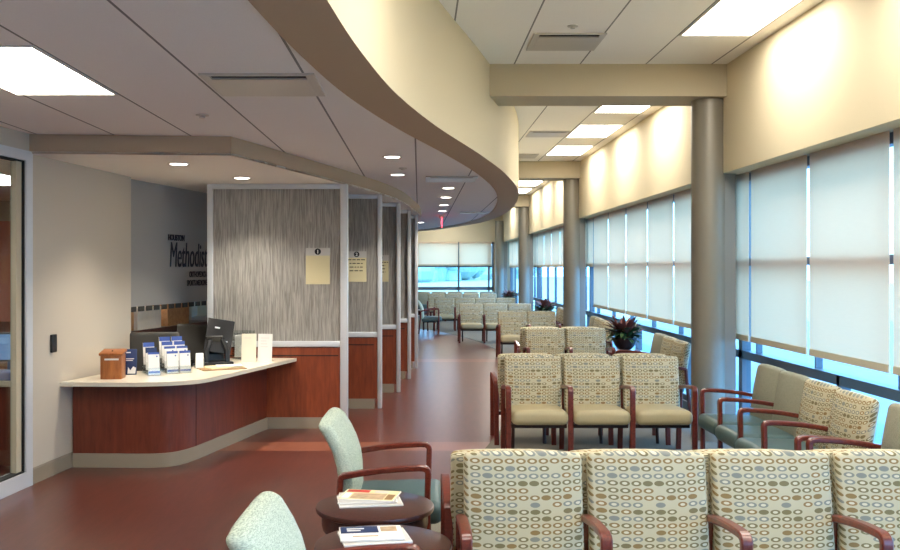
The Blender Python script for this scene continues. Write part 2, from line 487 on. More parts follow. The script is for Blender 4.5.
# right wall header, end wall, back wall
struct(MB().box((XW, YB, 2.66), (XG+.2, YE, HI), M['wall']).build('wall_right', smooth=False))
b = MB().box((-8, YE, 2.66), (XG+.2, YE+.2, HI), M['wall']).box((-8, YE, 0), (-.1, YE+.2, 2.66), M['wall']).box((2.7, YE, 0), (XG+.2, YE+.2, 2.66), M['beige']).box((-.1, YE, 0), (2.7, YE+.2, .14), M['beige'])
struct(b.build('wall_end', smooth=False))
struct(MB().box((-8, YB-.2, 0), (XG+.2, YB, HI), M['wall_grey']).build('wall_back', smooth=False))
struct(MB().box((-8.2, YB, 0), (-8, YE, HI), M['wall_grey']).build('wall_left', smooth=False))
struct(MB().box((XG-.06, YB, 0), (XG+.2, YE, .1), M['pier']).build('trim_1', smooth=False))

for k, yb in enumerate((9.02, 17.22, 25.15)):
    x0 = curve_x(yb+.25)-.06
    struct(MB().box((x0, yb, HI-.315), (XW, yb+.55, HI), M['beige']).build('beam', smooth=False))
for yc in (9.27, 17.52, 25.45, 32.95):
    struct(MB().lathe([(.172, 0), (.172, HI-.315)], M['column'], 40, (2.92 if yc < 32 else 2.9, yc, 0)).build('column'))
    b = MB().box((XW-.02, yc-.12, 0), (XW+.13, yc+.28, 2.66), M['pier']).box((XW-.035, yc-.135, 0), (XW-.02, yc-.118, 2.66), M['dark'])
    struct(b.build('pilaster', smooth=False))

# left angled wall with card reader, glazed entry, sign wall
dW = Vector((.18, 1.6, 0)).normalized()
def wl(t, off=0): # point on front wall line (t metres from the jamb)
    return (-3.08+dW.x*t-dW.y*off, 7.3+dW.y*t+dW.x*off)
def strip(t0, t1, z0, z1, mat, o0=0, o1=.14, b=None, line=wl):
    b = b or MB(); return b.prism([line(t0, o0), line(t1, o0), line(t1, o1), line(t0, o1)], z0, z1, mat)
struct(strip(0, 1.88, 0, LO, M['wall_grey']).build('wall_desk', smooth=False))
b = strip(0.01, .72, 0, .12, M['base'], -.012, 0); b = strip(0.01, .72, .12, .128, M['base'], -.008, 0, b)
struct(b.build('baseboard_left', smooth=False))
struct(strip(-1.5, 0, 2.64, LO, M['wall_grey']).build('wall_over_door', smooth=False))
struct(strip(-10.6, -1.5, 0, LO, M['wall_grey']).build('wall_near', smooth=False))
df = MB()
strip(-.1, -.005, 0, 2.64, M['silver'], -.02, .1, df); strip(-1.5, -1.4, 0, 2.64, M['silver'], -.02, .1, df)
strip(-1.4, -.1, 2.56, 2.64, M['silver'], -.02, .1, df); strip(-1.4, -.1, 0, .12, M['silver'], -.02, .1, df)
d1 = struct(df.build('door_1', smooth=False))
g = strip(-1.385, -.185, .135, 2.54, M['dglass'], .045, .055).build('glass_pane', d1, smooth=False)
gk = MB(); strip(-.116, -.1, .12, 2.56, M['dark'], -.005, .06, gk); strip(-1.4, -1.385, .12, 2.56, M['dark'], -.005, .07, gk)
strip(-1.385, -.116, .12, .132, M['dark'], -.005, .06, gk); strip(-1.385, -.116, 2.548, 2.56, M['dark'], -.005, .06, gk)
gk.build('gasket', d1, smooth=False)
strip(-.19, -.116, .132, 2.548, M['beige'], .012, .06).build('stile', d1, smooth=False)

A, B = Vector((-2.93, 9.36, 0)), Vector((-2.58, 11.1, 0)); dS = (B-A).normalized()
def ws(t, off=0): return (A.x+dS.x*t-dS.y*off, A.y+dS.y*t+dS.x*off)
sw = strip(-.75, 3.4, 1.322, SOF, M['sign_wall'], 0, .06, None, ws)
struct(sw.build('wall_sign', smooth=False))
lw = strip(-.75, 3.4, 0, .92, M['wall_grey'], 0, .1, None, ws)
struct(lw.build('wall_low', smooth=False))
# back office wall behind
struct(MB().box((-8, 12.4, 0), (-3.1, 12.55, LO), M['beige']).build('wall_office', smooth=False))

# lettering on the sign wall
sg = empty('wall_sign_lettering', 'dark hospital lettering mounted on the grey wall behind the reception desk', 'sign', (A.x, A.y, 1.9))
def on_sign(t, z): 
    x, y = ws(t, -.006); return frame_matrix((x-A.x, y-A.y, z-1.9), dS)
text_mesh('HOUSTON', .09, M['letter'], 'lettering', sg, on_sign(.80, 2.03), .92, 0, .002, bold=.003)
text_mesh('Methodist', .40, M['letter'], 'lettering', sg, on_sign(.83, 1.735), .60, .15, .002, bold=.0005)
text_mesh('ORTHOPEDICS &', .092, M['letter'], 'lettering', sg, on_sign(1.33, 1.615), .72, 0, .001, bold=.002)
text_mesh('SPORTS MEDICINE', .092, M['letter'], 'lettering', sg, on_sign(1.27, 1.515), .72, 0, .001, bold=.002)

# ------------------------------------------------------------------ windows and roller shades
def window(idx, y0, y1):
    f = MB()
    for z, h in ((.12, .05), (.845, .04), (1.78, .035), (2.62, .04)):
        f.box((XG-.03, y0, z-h), (XG+.06, y1, z+h), M['mullion'])
    f.box((XG-.03, y0, .1), (XG+.06, y0+.05, 2.66), M['mullion']).box((XG-.03, y1-.05, .1), (XG+.06, y1, 2.66), M['mullion'])
    y = 8.52-1.34*9
    while y < y1-.1:
        if y > y0+.1: f.box((XG-.03, y-.025, .1), (XG+.06, y+.025, .88), M['mullion']).box((XG-.0, y+.475, .88), (XG+.06, y+.495, 2.66), M['mullion'])
        y += 1.34
    w = struct(f.build('window_%d' % idx, smooth=False))
    MB().box((XG+.01, y0+.03, .12), (XG+.018, y1-.03, 2.62), M['wglass']).build('glass_pane', w, smooth=False)
for i, (a, b_) in enumerate(((YB, 9.36), (9.36, 17.62), (17.62, 25.56), (25.56, 33.0))): window(i+1, a, b_)
f = MB()
for z, h in ((.17, .03), (.98, .06), (1.78, .03), (2.63, .03)): f.box((-.1, YE+.02, z-h), (2.7, YE+.1, z+h), M['mullion'])
for x in (-.06, 1.43, 2.52, 2.67): f.box((x-.035, YE+.02, .14), (x+.035, YE+.1, 2.66), M['mullion'])
w5 = struct(f.build('window_5', smooth=False))
MB().box((-.08, YE+.055, .15), (2.68, YE+.062, 2.64), M['wglass']).build('glass_pane', w5, smooth=False)

ords = ['first', 'second', 'third', 'fourth', 'fifth', 'sixth', 'seventh', 'eighth', 'ninth', 'tenth', 'eleventh', 'twelfth', 'thirteenth', 'fourteenth', 'fifteenth', 'sixteenth', 'seventeenth', 'eighteenth', 'nineteenth', 'twentieth']
XS = 3.22
bays = {0: [], 1: [], 2: [], 3: []}
for k in range(-4, 19):
    y0 = 8.95+1.34*(k-1)+.028; y1 = y0+1.34-.056
    if y1 > 32.8: y1 = 32.8
    if y0 > 32.3: continue
    ym = (y0+y1)/2
    bays[0 if k < 1 else 1 if ym < 17.5 else 2 if ym < 25.5 else 3].append((y0, y1))
where = ['before the nearest column', 'between first and second columns', 'between second and third columns', 'between third and fourth columns']
for bi, lst in bays.items():
    for j, (y0, y1) in enumerate(lst):
        zb = 1.0 if bi < 2 else 1.74
        kk = (len(lst)-1-j) if bi == 0 else j
        cnt = 'nearest the column' if (kk == 0 and bi == 0) else (ords[kk] + (' counted back from it' if bi == 0 else ' from the nearer end'))
        t = empty('roller_shade', 'pale window shade %s, %s' % (where[bi], cnt), 'window shade', (XS, (y0+y1)/2, zb), 0, 'roller shades on the right windows')
        hw = (y1-y0)/2; H = 2.661-zb
        MB().box((-.0015, -hw, .055), (.0015, hw, H), M['shade']).build('shade_fabric', t, smooth=False)
        MB().box((-.006, -hw, 0), (.006, hw, .055), M['hem']).build('hem_bar', t, smooth=False)
for j, (x0, x1) in enumerate(((-.05, 1.41), (1.45, 2.62))):
    t = empty('roller_shade', 'half drawn white roller shade on the %s pane of the end window' % ('left', 'right')[j], 'window shade', ((x0+x1)/2, YE-.05, 1.80), 0, 'roller shades on the end window')
    hw = (x1-x0)/2
    MB().box((-hw, -.0015, .05), (hw, .0015, .855), M['shade']).build('shade_fabric', t, smooth=False)
    MB().box((-hw, -.006, 0), (hw, .006, .05), M['hem']).build('hem_bar', t, smooth=False)

# ------------------------------------------------------------------ ceiling lights, vents, downlights
def troffer(x0, y0, z, label, mat, grp):
    t = empty('ceiling_light', label, 'ceiling light', (x0+.305, y0+.61, z), 0, grp)
    MB().box((-.295, -.6, -.004), (.295, .6, .0), mat).build('diffuser', t, smooth=False)
    f = MB()
    for a, b_ in (((-.312, -.617), (-.295, .617)), ((.295, -.617), (.312, .617)), ((-.295, -.617), (.295, -.6)), ((-.295, .6), (.295, .617))):
        f.box((*a, -.008), (*b_, .0), M['white_metal'])
    f.build('frame', t, smooth=False)
ts = [(2.3, 'behind the camera side of the near bay'), (4.5, 'in the near bay, second from the beam'), (6.68, 'in the near bay just before the first beam'),
      (10.6, 'just past the first beam'), (12.84, 'midway between the first and second beams'), (15.05, 'just before the second beam'),
      (18.9, 'just past the second beam'), (21.1, 'midway between the second and third beams'), (23.2, 'just before the third beam'), (26.4, 'just past the third beam'), (29.0, 'last before the end window')]
for y, d in ts[1:]:
    troffer(2.245, y, HI, 'ceiling light by the windows %s' % d, M['troffer'], 'ceiling lights along the window side')
troffer(.5, 31.2, HI, 'added fill light hidden past the curved bulkhead, brightening the end wall', M['troffer'], 'ceiling lights along the window side')  # added unseen fixture, lifts the dark header of the end wall
troffer(-2.45, 4.38, LO, 'bright rectangular ceiling light in the low ceiling at upper left', M['troffer_lo'], 'low ceiling lights')
for x, y, d in ((2.245, 2.3, 'over the camera side of the near bay'), (2.245, .1, 'beside the camera'), (.31, 3.6, 'next to the curved bulkhead'), (.31, 1.2, 'above the camera')):
    troffer(x, y, HI, 'high ceiling light %s' % d, M['troffer'], 'ceiling lights along the window side')
troffer(-2.45, .6, LO, 'rectangular ceiling light in the low ceiling, nearest the camera', M['troffer_lo'], 'low ceiling lights')
def vent(x0, x1, y0, y1, z, label):
    t = empty('ceiling_vent', label, 'vent', ((x0+x1)/2, (y0+y1)/2, z), 0, 'ceiling air vents')
    hx, hy = (x1-x0)/2, (y1-y0)/2
    f = MB(); w = .05
    for a, b_ in (((-hx, -hy), (-hx+w, hy)), ((hx-w, -hy), (hx, hy)), ((-hx+w, -hy), (hx-w, -hy+w*.6)), ((-hx+w, hy-w), (hx-w, hy))):
        f.box((*a, -.012), (*b_, 0), M['grille'])
    f.build('frame', t, smooth=False)
    MB().box((-hx+w, -hy+w*.6, -.002), (hx-w, hy-w, 0), M['dark']).build('backing', t, smooth=False)
    s_ = MB(); s_.box((-hx+w, -hy+.11, -.014), (hx-w, hy-w, -.004), M['grille']); s_.build('louvre', t, smooth=False)
vent(-1.2, -.57, 5.0, 5.62, LO, 'square air vent in the low tile ceiling at upper left')
vent(.98, 1.6, 7.82, 8.42, HI, 'square air vent in the high ceiling before the first beam')
vent(1.62, 2.2, 13.4, 14.0, HI, 'air vent in the high ceiling between the first two beams')
vent(1.5, 2.1, 16.1, 16.7, HI, 'small air vent right before the second beam')
vent(.08, .68, 10.6, 11.25, LO, 'air vent in the low ceiling beside the curved bulkhead')
vent(.78, 1.34, 17.4, 17.95, LO, 'far air vent in the low ceiling above the aisle')

def downlight(x, y, z, label):
    t = empty('recessed_downlight', label, 'downlight', (x, y, z), 0, 'round recessed downlights')
    MB().lathe([(.075, -.004), (.098, -.004), (.1, -.001), (.1, 0), (.075, 0), (.075, -.004)], M['white_metal'], 24, caps=False).build('trim_ring', t)
    MB().lathe([(.074, -.003), (.074, 0)], M['lamp'], 24).build('lamp', t)
    l = bpy.data.lights.new('downlight_beam', 'SPOT'); l.energy = 62; l.spot_size = 1.9; l.spot_blend = .8; l.color = (1, .92, .8); l.shadow_soft_size = .06
    o = bpy.data.objects.new('downlight_beam', l); COL.objects.link(o); o.location = (x, y, z-.02)
dl = [(-.256, 8.78, LO, 'nearest the partition numbered 1'), (-.243, 10.45, LO, 'above the partition numbered 2'), (.39, 12.2, LO, 'just past the aisle air vent'), (.405, 13.8, LO, 'second past the aisle air vent'),
      (.42, 15.5, LO, 'third past the aisle air vent'), (.435, 17.1, LO, 'right before the exit sign'), (.035, 21.4, LO, 'farthest along the aisle'),
      (-2.09, 8.0, SOF, 'in the lower soffit over the desk front'), (-1.78, 9.25, SOF, 'in the lower soffit beside the partition numbered 1')]
for x, y, z, d in dl: downlight(x, y, z, 'small round recessed ceiling downlight %s' % d)
for x, y, z, d in ((-1.5, 6.37, LO, 'in the low ceiling beyond the left air vent'), (1.27, 7.6, HI, 'in the high ceiling beside the near air vent'), (-.17, 9.75, LO, 'in the low ceiling between two downlights')):
    tag(MB().lathe([(.045, 0), (.045, -.006), (.02, -.01), (.02, -.022), (.0, -.024)], M['grille'], 20).build('sprinkler_head', loc=(x, y, z)), 'small round sprinkler head '+d, 'sprinkler', 'sprinkler heads')
# exit sign, hung edge-on
t = empty('exit_sign', 'red lit exit sign hanging under the low ceiling over the far aisle', 'exit sign', (.46, 18.6, LO))
MB().rbox((0, 0, -.02), (.1, .34, .04), .008, M['white_metal']).build('canopy', t)
MB().box((-.006, -.16, -.23), (.006, .16, -.04), M['acrylic']).build('panel', t, smooth=False)
MB().box((-.008, -.162, -.236), (.008, .162, -.228), M['exit_red']).box((-.008, -.168, -.236), (.008, -.16, -.04), M['exit_red']).build('lit_edge', t, smooth=False)
for sx in (-1, 1):
    text_mesh('EXIT', .15, M['exit_red'], 'lettering', t, frame_matrix((sx*.009, -sx*.0-.0, -.19), (0, sx, 0)), .9, 0, .001, 'CENTER')

# ------------------------------------------------------------------ booth partitions
def partition(x0, x1, y, label, num):
    t = empty('booth_partition', label, 'partition', (x1, y, 0), 0, 'booth partitions')
    w = x1-x0; H = SOF
    pw = .08 if num == 1 else .055
    MB().rbox((-pw/2, 0, H/2), (pw, .11, H-.004), .006, M['silver'], 1).build('post', t)
    MB().rbox((-w+.03, 0, (H+.76)/2 if num == 1 else H/2), (.06, .1, H-.77 if num == 1 else H-.004), .006, M['silver'], 1).build('post', t)
    MB().rbox((-w/2, 0, H-.03), (w-.1, .1, .055), .005, M['silver'], 1).build('top_rail', t)
    MB().rbox((-w/2, 0, .905), (w-.1, .1, .06), .005, M['silver'], 1).build('sill_rail', t)
    MB().box((-w+.06, -.012, .935), (-pw, .012, H-.055), M['pglass']).build('glass_panel', t, smooth=False)
    p = MB().box((-w+.05, -.04, .12), (-pw-.005, .04, .87), M['cherry'])
    p.box((-w+.05, -.043, .775), (-.1, -.039, .787), M['groove']).box((-w+.05, -.042, .868), (-.1, .04, .876), M['groove'])
    p.build('wood_panel', t, smooth=False)
    MB().box((-w+.05, -.045, .0), (-.09, .045, .12), M['base']).build('kick_plate', t, smooth=False)
    return t
partition(-2.27, -.764, 9.9, 'streaked glass and cherry partition beside the desk, holding sign 1', 1)
partition(-2.3, -.454, 11.3, 'streaked glass and cherry partition holding sign 2', 2)
partition(-2.3, -.257, 12.75, 'third streaked glass partition from the desk, with a half hidden sign', 3)
partition(-2.3, -.124, 14.3, 'fourth streaked glass partition from the desk', 4)
partition(-2.3, -.017, 15.8, 'farthest streaked glass partition along the aisle', 5)

def num_sign(x0, x1, y, z0, z1, num, label, lines):
    t = empty('number_sign', label, 'sign', ((x0+x1)/2, y, z0), 0, 'numbered paper signs')
    w = (x1-x0)/2; H = z1-z0
    MB().box((-w, -.004, 0), (w, 0, H*.79), M['cream_paper']).build('sheet', t, smooth=False)
    MB().box((-w, -.004, H*.79), (w, 0, H), M['grey_card']).build('header', t, smooth=False)
    MB().lathe([(.034, -.0), (.034, .003)], M['ink'], 28, T=Matrix.Translation((0, -.004, H*.9)) @ Matrix.Rotation(PI/2, 4, 'X')).build('badge', t)
    text_mesh(str(num), .055, M['paper'], 'numeral', t, Matrix.Translation((0, -.0085, H*.9-.019)) @ Matrix.Rotation(PI/2, 4, 'X'), 1, 0, .0008, 'CENTER', .0012)
    for k in range(lines):
        b = MB(); zz = H*(.71-.12*k); xx = -w*.72 if k else -w*.92; e = w*(.62 if k else .92)
        random.seed(k+num*10)
        while xx < e:
            q = random.uniform(.018, .05); b.box((xx, -.0052, zz), (min(xx+q, e), -.004, zz+.010), M['ink']); xx += q+.012
        b.build('printed_line', t, smooth=False)
    return t
PF = .013
num_sign(-1.216, -.958, 9.9-PF, 1.545, 1.935, 1, 'blank cream paper sign numbered 1 on the first glass partition', 0)
num_sign(-.885, -.645, 11.3-PF, 1.55, 1.925, 2, 'cream paper sign numbered 2 with printed lines on the second partition', 4)
num_sign(-.66, -.42, 12.75-PF, 1.53, 1.90, 3, 'half hidden cream paper sign numbered 3 on the third partition', 4)

# ------------------------------------------------------------------ reception desk
dk = empty('reception_desk', 'curved cherry reception desk with cream counter top against the left wall', 'desk', (-2.2, 8.6, 0))
O = Vector((-2.2, 8.6))
def rel(p): return (p[0]-O.x, p[1]-O.y)
face = [(-2.99, 7.95), (-2.32, 7.93)]+catmull([(-2.32, 7.93), (-2.16, 7.98), (-2.05, 8.14), (-1.97, 8.42)], 5)[1:]+[(-1.63, 9.84)]
bk = [(-1.75, 9.84), (-2.09, 8.5), (-2.3, 8.1), (-2.96, 8.1)]
MB().prism([rel(p) for p in face+bk], .12, .72, M['cherry_dark']).build('front_panel', dk, ang=30)
tl = offset(face, -.012)
MB().prism([rel(p) for p in tl+bk], 0, .12, M['base']).build('kick_plate', dk, ang=30)
gx, gy = rel((-2.01, 8.28))
MB().box((gx-.004, gy-.004, .12), (gx+.006, gy+.004, .72), M['groove']).build('panel_joint', dk, smooth=False)
ct = [(-3.03, 7.75), (-2.36, 7.73)]+catmull([(-2.36, 7.73), (-2.08, 7.80), (-1.87, 7.98), (-1.72, 8.42)], 6)[1:]+[(-1.31, 9.85), (-2.05, 9.85), (-2.2, 9.0), (-2.45, 8.62), (-2.83, 8.58)]
MB().prism([rel(p) for p in ct], .722, .757, M['counter']).build('counter_top', dk, ang=30)
CT = .757

# card reader
x, y = wl(.335, -.012)
rd = MB().rbox((0, 0, 0), (.024, .08, .15), .008, M['black'], 2, T=Matrix.Rotation(-math.atan2(dW.x, dW.y), 4, 'Z')).build('card_reader', loc=(x, y, 1.095))
tag(rd, 'small black card reader on the pale wall left of the desk', 'card reader')

# suggestion box
t = empty('suggestion_box', 'small brown wooden suggestion box at the left end of the counter', 'box', (-2.67, 8.03, CT), .08)
MB().rbox((0, 0, .105), (.18, .15, .21), .004, M['oak'], 1).build('body', t)
MB().rbox((0, 0, 0), (.2, .185, .022), .005, M['oak'], 1, T=Matrix.Translation((0, 0, .228)) @ Matrix.Rotation(.14, 4, 'X')).build('lid', t)
MB().box((-.055, -.078, .165), (.065, -.075, .18), M['paper']).build('label_plate', t, smooth=False)
MB().lathe([(.008, 0), (.008, .006), (.002, .008)], M['dark'], 12, T=Matrix.Translation((0, -.02, .238))).build('knob', t)
# blue leaflet stand
t = empty('leaflet_stand', 'navy upright leaflet card with white picture beside the wooden box', 'leaflet', (-2.605, 8.30, CT), .1)
Rt = Matrix.Rotation(-.12, 4, 'X')
MB().rbox((0, 0, .115), (.11, .006, .23), .002, M['navy'], 1, T=Rt).build('card', t)
MB().box((-.04, -.0045, .195), (.0, -.003, .205), M['paper'], T=Rt).box((-.04, -.0045, .14), (.03, -.003, .147), M['paper'], T=Rt).box((-.04, -.0045, .125), (.02, -.003, .132), M['paper'], T=Rt).build('printed_line', t, smooth=False)
MB().add([(-.025, -.005, .01), (.045, -.005, .01), (.05, -.005, .06), (.025, -.005, .075), (.0, -.005, .04), (-.02, -.005, .07)], [(0, 1, 2, 3, 4, 5)], M['paper'], T=Rt).build('picture', t, smooth=False)

# tiered brochure holders, brochures are things of their own
def brochure(x, y, z, rz, label, top, foot, hb):
    t = empty('brochure', label, 'brochure', (x, y, z), rz, 'leaflets in the clear holders')
    Rt = Matrix.Rotation(-.16, 4, 'X'); w, h = .05, .2
    MB().box((-w, -.008, 0), (w, .008, h), M['paper'], T=Rt).build('pages', t, smooth=False)
    MB().box((-w, -.009, h-hb), (w, -.008, h), top, T=Rt).build('header_band', t, smooth=False)
    if foot: MB().box((-w, -.009, .012), (w, -.008, .032), foot, T=Rt).build('footer_band', t, smooth=False)
    MB().lathe([(.007, 0), (.007, .001)], M['blue_print'], 12, T=Rt @ Matrix.Translation((w*.55, -.008, h-hb-.02)) @ Matrix.Rotation(PI/2, 4, 'X')).build('emblem', t)
def holder(x, y, rz, cols, tiers, label):
    t = empty('brochure_holder', label, 'brochure holder', (x, y, CT), rz)
    w = .058*cols
    b = MB(); b.box((-w, -.03, 0), (w, .115*tiers-.02, .004), M['acrylic']); b.build('base', t, smooth=False)
    for k in range(tiers):
        MB().box((-w, .1*k-.024, .004), (w, .1*k-.021, .07+.042*k), M['acrylic']).build('pocket_front', t, smooth=False)
        if k: MB().box((-w, .1*k-.02, .004), (w, .1*k+.02, .036*k), M['acrylic']).build('step', t, smooth=False)
    return t
ry = .5
def hp(x, y, rz, lx, ly): return (x+lx*math.cos(rz)-ly*math.sin(rz), y+lx*math.sin(rz)+ly*math.cos(rz))
holder(-2.375, 8.25, ry, 1, 3, 'clear three tier leaflet holder beside the navy card')
for k, (d, tp) in enumerate((('front', M['blue_print']), ('middle', M['navy']), ('rear', M['blue_print']))):
    px, py = hp(-2.375, 8.25, ry, 0, .1*k)
    brochure(px, py, CT+.006+.037*k, ry, 'white leaflet with %s top in the %s pocket of the three tier holder' % (('a thin blue', 'a deep navy', 'a blue')[k], d), tp, M['blue_print'] if k == 0 else None, (.018, .05, .04)[k])
holder(-2.19, 8.40, ry, 2, 4, 'clear four tier double leaflet holder in the middle of the counter')
for k in range(4):
    for c in (-1, 1):
        px, py = hp(-2.19, 8.40, ry, c*.057, .1*k)
        brochure(px, py, CT+.006+.037*k, ry, 'white and blue leaflet, %s column, %s tier of the four tier holder' % ('left' if c < 0 else 'right', ('front', 'second', 'third', 'rear')[k]), M['blue_print'], M['blue_print'] if k == 0 else None, (.022, .022, .035, .04)[k])
# small white card in a stand, black device
t = empty('card_dispenser', 'small white card dispenser with black back beside the tablet stand', 'dispenser', (-2.10, 8.80, CT), .2)
Rt = Matrix.Rotation(-.28, 4, 'X')
MB().rbox((0, 0, .075), (.075, .03, .15), .006, M['paper'], 2, T=Rt).build('body', t)
MB().rbox((-.0, .05, .05), (.09, .06, .1), .01, M['black'], 2).build('back', t)
# tablet on a stand, back of it toward the camera
t = empty('tablet_stand', 'black tablet on a tilting stand seen from behind on the counter', 'tablet', (-2.03, 9.22, CT), .3)
Rt = Matrix.Translation((.0, -.03, .12)) @ Matrix.Rotation(.18, 4, 'Y') @ Matrix.Rotation(-.32, 4, 'X')
MB().rbox((0, 0, .17), (.27, .018, .35), .008, M['black'], 2, T=Rt).build('screen_back', t)
MB().rbox((-.03, -.012, .25), (.05, .004, .016), .001, M['silver'], 1, T=Rt).rbox((.07, -.012, .12), (.04, .004, .012), .001, M['silver'], 1, T=Rt).build('badge', t)
MB().sweep([(0, .08, .02), (.0, .09, .1), (-.01, .03, .18), (-.02, .0, .28)], .17, .04, M['black']).build('neck', t)
MB().sweep([(.1, -.07, .02), (.1, -.06, .14), (.06, .0, .24)], .05, .035, M['black']).sweep([(-.1, -.07, .02), (-.1, -.06, .14), (-.06, .0, .24)], .05, .035, M['black']).build('arm', t)
MB().rbox((0, 0, .015), (.32, .24, .03), .01, M['black'], 2).build('foot', t)
MB().sweep([(-.15, -.08, .02), (-.2, -.12, .012), (-.23, -.05, .012), (-.2, .03, .012)], .012, .012, M['black'], Vector((0, 0, 1))).build('cable', t)
# clipboard with papers
t = empty('clipboard', 'brown clipboard with loose papers lying near the counter edge', 'clipboard', (-1.90, 8.82, CT), .5)
MB().rbox((0, 0, .004), (.42, .32, .008), .003, M['kraft'], 1).build('board', t)
MB().rbox((.03, .02, .0), (.33, .25, .01), .001, M['cream_paper'], 1, T=Matrix.Translation((0, 0, .012)) @ Matrix.Rotation(.15, 4, 'Z')).build('paper', t)
MB().rbox((.08, .03, .0), (.24, .17, .006), .001, M['paper'], 1, T=Matrix.Translation((0, 0, .024)) @ Matrix.Rotation(-.2, 4, 'Z')).build('paper', t)
# notices in stands
def notice(x, y, rz, h, label, mat):
    t = empty('notice_stand', label, 'notice', (x, y, CT), rz)
    Rt = Matrix.Rotation(-.13, 4, 'X')
    MB().box((-.075, -.002, 0), (.075, .002, h), mat, T=Rt).build('sheet', t, smooth=False)
    b = MB(); random.seed(int(h*1000)+3)
    for k in range(4 if mat is M['paper'] else 1): b.box((-.045, -.003, h*.84-.03*k), (random.uniform(0, .045), -.002, h*.84-.03*k+.004), M['grey_card'], T=Rt)
    b.build('printed_line', t, smooth=False)
    MB().box((-.077, .012, 0), (.077, .085, .004), M['acrylic']).build('foot', t, smooth=False)
notice(-1.745, 9.42, .03, .29, 'plain ivory notice in a stand, left of two on the counter', M['cream_paper'] if False else plain('ivory_card', C(238, 230, 208), .6))
notice(-1.59, 9.47, -.1, .285, 'white printed notice in a stand, right of two on the counter', M['paper'])
t = empty('clear_organiser', 'small clear plastic organiser against the partition behind the ivory notice', 'organiser', (-1.86, 9.76, CT))
b = MB()
for q in ((-.11, -.05, 0, .11, .05, .004), (-.11, -.05, 0, -.107, .05, .3), (.107, -.05, 0, .11, .05, .3), (-.11, .047, 0, .11, .05, .3), (-.11, -.05, 0, .11, -.047, .28)): b.box(q[:3], q[3:], M['acrylic'])
b.build('case', t, smooth=False)
MB().box((-.09, -.03, .02), (-.02, .03, .25), M['paper']).box((.0, -.03, .02), (.08, .03, .23), M['grey_card']).build('cards', t, smooth=False)

# staff chairs behind desk
def office_chair(x, y, rz, label):
    t = empty('office_chair', label, 'office chair', (x, y, 0), rz, 'dark staff chairs behind the desk')
    def fn(p): return (p[0], p[1]+.25*p[0]*p[0]*-1.2, p[2])
    MB().rbox((0, .22, .88), (.47, .06, .44), .028, M['charcoal'], 3, (6, 1, 4), fn).build('backrest', t)
    MB().rbox((0, -.02, .47), (.48, .46, .08), .035, M['charcoal'], 3, (3, 3, 1)).build('seat', t)
    MB().sweep([(0, .26, .72), (0, .27, .5), (0, .1, .42)], .07, .02, M['black']).build('back_stem', t)
    MB().lathe([(.03, .08), (.03, .42)], M['black'], 16).build('gas_lift', t)
    for k in range(5):
        T = Matrix.Rotation(2*PI*k/5, 4, 'Z')
        lg = MB().sweep([(0, 0, .1), (0, .15, .09), (0, .27, .065)], .04, .03, M['black'], T=T).build('leg', t)
        MB().lathe([(.028, -.018), (.03, 0), (.028, .018)], M['black'], 14, T=T @ Matrix.Translation((0, .27, .03)) @ Matrix.Rotation(PI/2, 4, 'Y')).build('caster', lg)
office_chair(-2.585, 9.13, PI+.1, 'dark staff chair behind the leaflet holders, left one')
office_chair(-2.38, 10.3, PI-.5, 'dark staff chair beside the tablet, half hidden by the partition post')

# items seen through opening under the sign wall
aS = math.atan2(-dS.x, dS.y)
def sbox(name, t0, t1, o0, o1, z0, z1, mat, label, cat, grp=None):
    return tag(strip(t0, t1, z0, z1, mat, o0, o1, None, ws).build(name, smooth=False), label, cat, grp)
sh = empty('storage_shelf', 'dark shelf in the back office under the grey sign wall', 'shelf', (*ws(.8, .4), 0))
def rs(q): return (q[0]-sh.location.x, q[1]-sh.location.y)
MB().prism([rs(ws(-.1, .16)), rs(ws(2.4, .16)), rs(ws(2.4, .6)), rs(ws(-.1, .6))], 1.0, 1.05, M['espresso']).build('shelf_board', sh, smooth=False)
MB().prism([rs(ws(-.1, .2)), rs(ws(2.4, .2)), rs(ws(2.4, .56)), rs(ws(-.1, .56))], 0, 1.0, M['espresso']).build('cabinet', sh, smooth=False)
MB().prism([rs(ws(-.1, .6)), rs(ws(2.4, .6)), rs(ws(2.4, .64)), rs(ws(-.1, .64))], 0, 1.3, M['cherry_dark']).build('back_panel', sh, smooth=False)
sbox('storage_box', .0, .46, .22, .5, 1.05, 1.30, M['cardboard'], 'brown storage box at the left on the back office shelf', 'box', 'boxes on the back office shelf')
sbox('paper_stack', .5, 1.04, .2, .48, 1.05, 1.29, plain('cream_wrapped_paper', C(238, 224, 204), .8, noise=.1, nscale=12), 'pale cream paper bundle between brown boxes on the office shelf', 'paper', None)
sbox('storage_box', 1.2, 1.75, .2, .5, 1.05, 1.33, M['cardboard'], 'brown storage box right of the paper bundle on the office shelf', 'box', 'boxes on the back office shelf')
vr = empty('tab_rail', 'row of grey index tabs hanging along the bottom edge of the sign wall', 'tabs', (*ws(0, .0), 1.27))
for k in range(11):
    q = [ws(-.02+k*.17, -.004), ws(.10+k*.17, -.004), ws(.10+k*.17, .004), ws(-.02+k*.17, .004)]
    MB().prism([(p[0]-vr.location.x, p[1]-vr.location.y) for p in q], 0, .052, M['charcoal']).build('tab', vr, smooth=False)

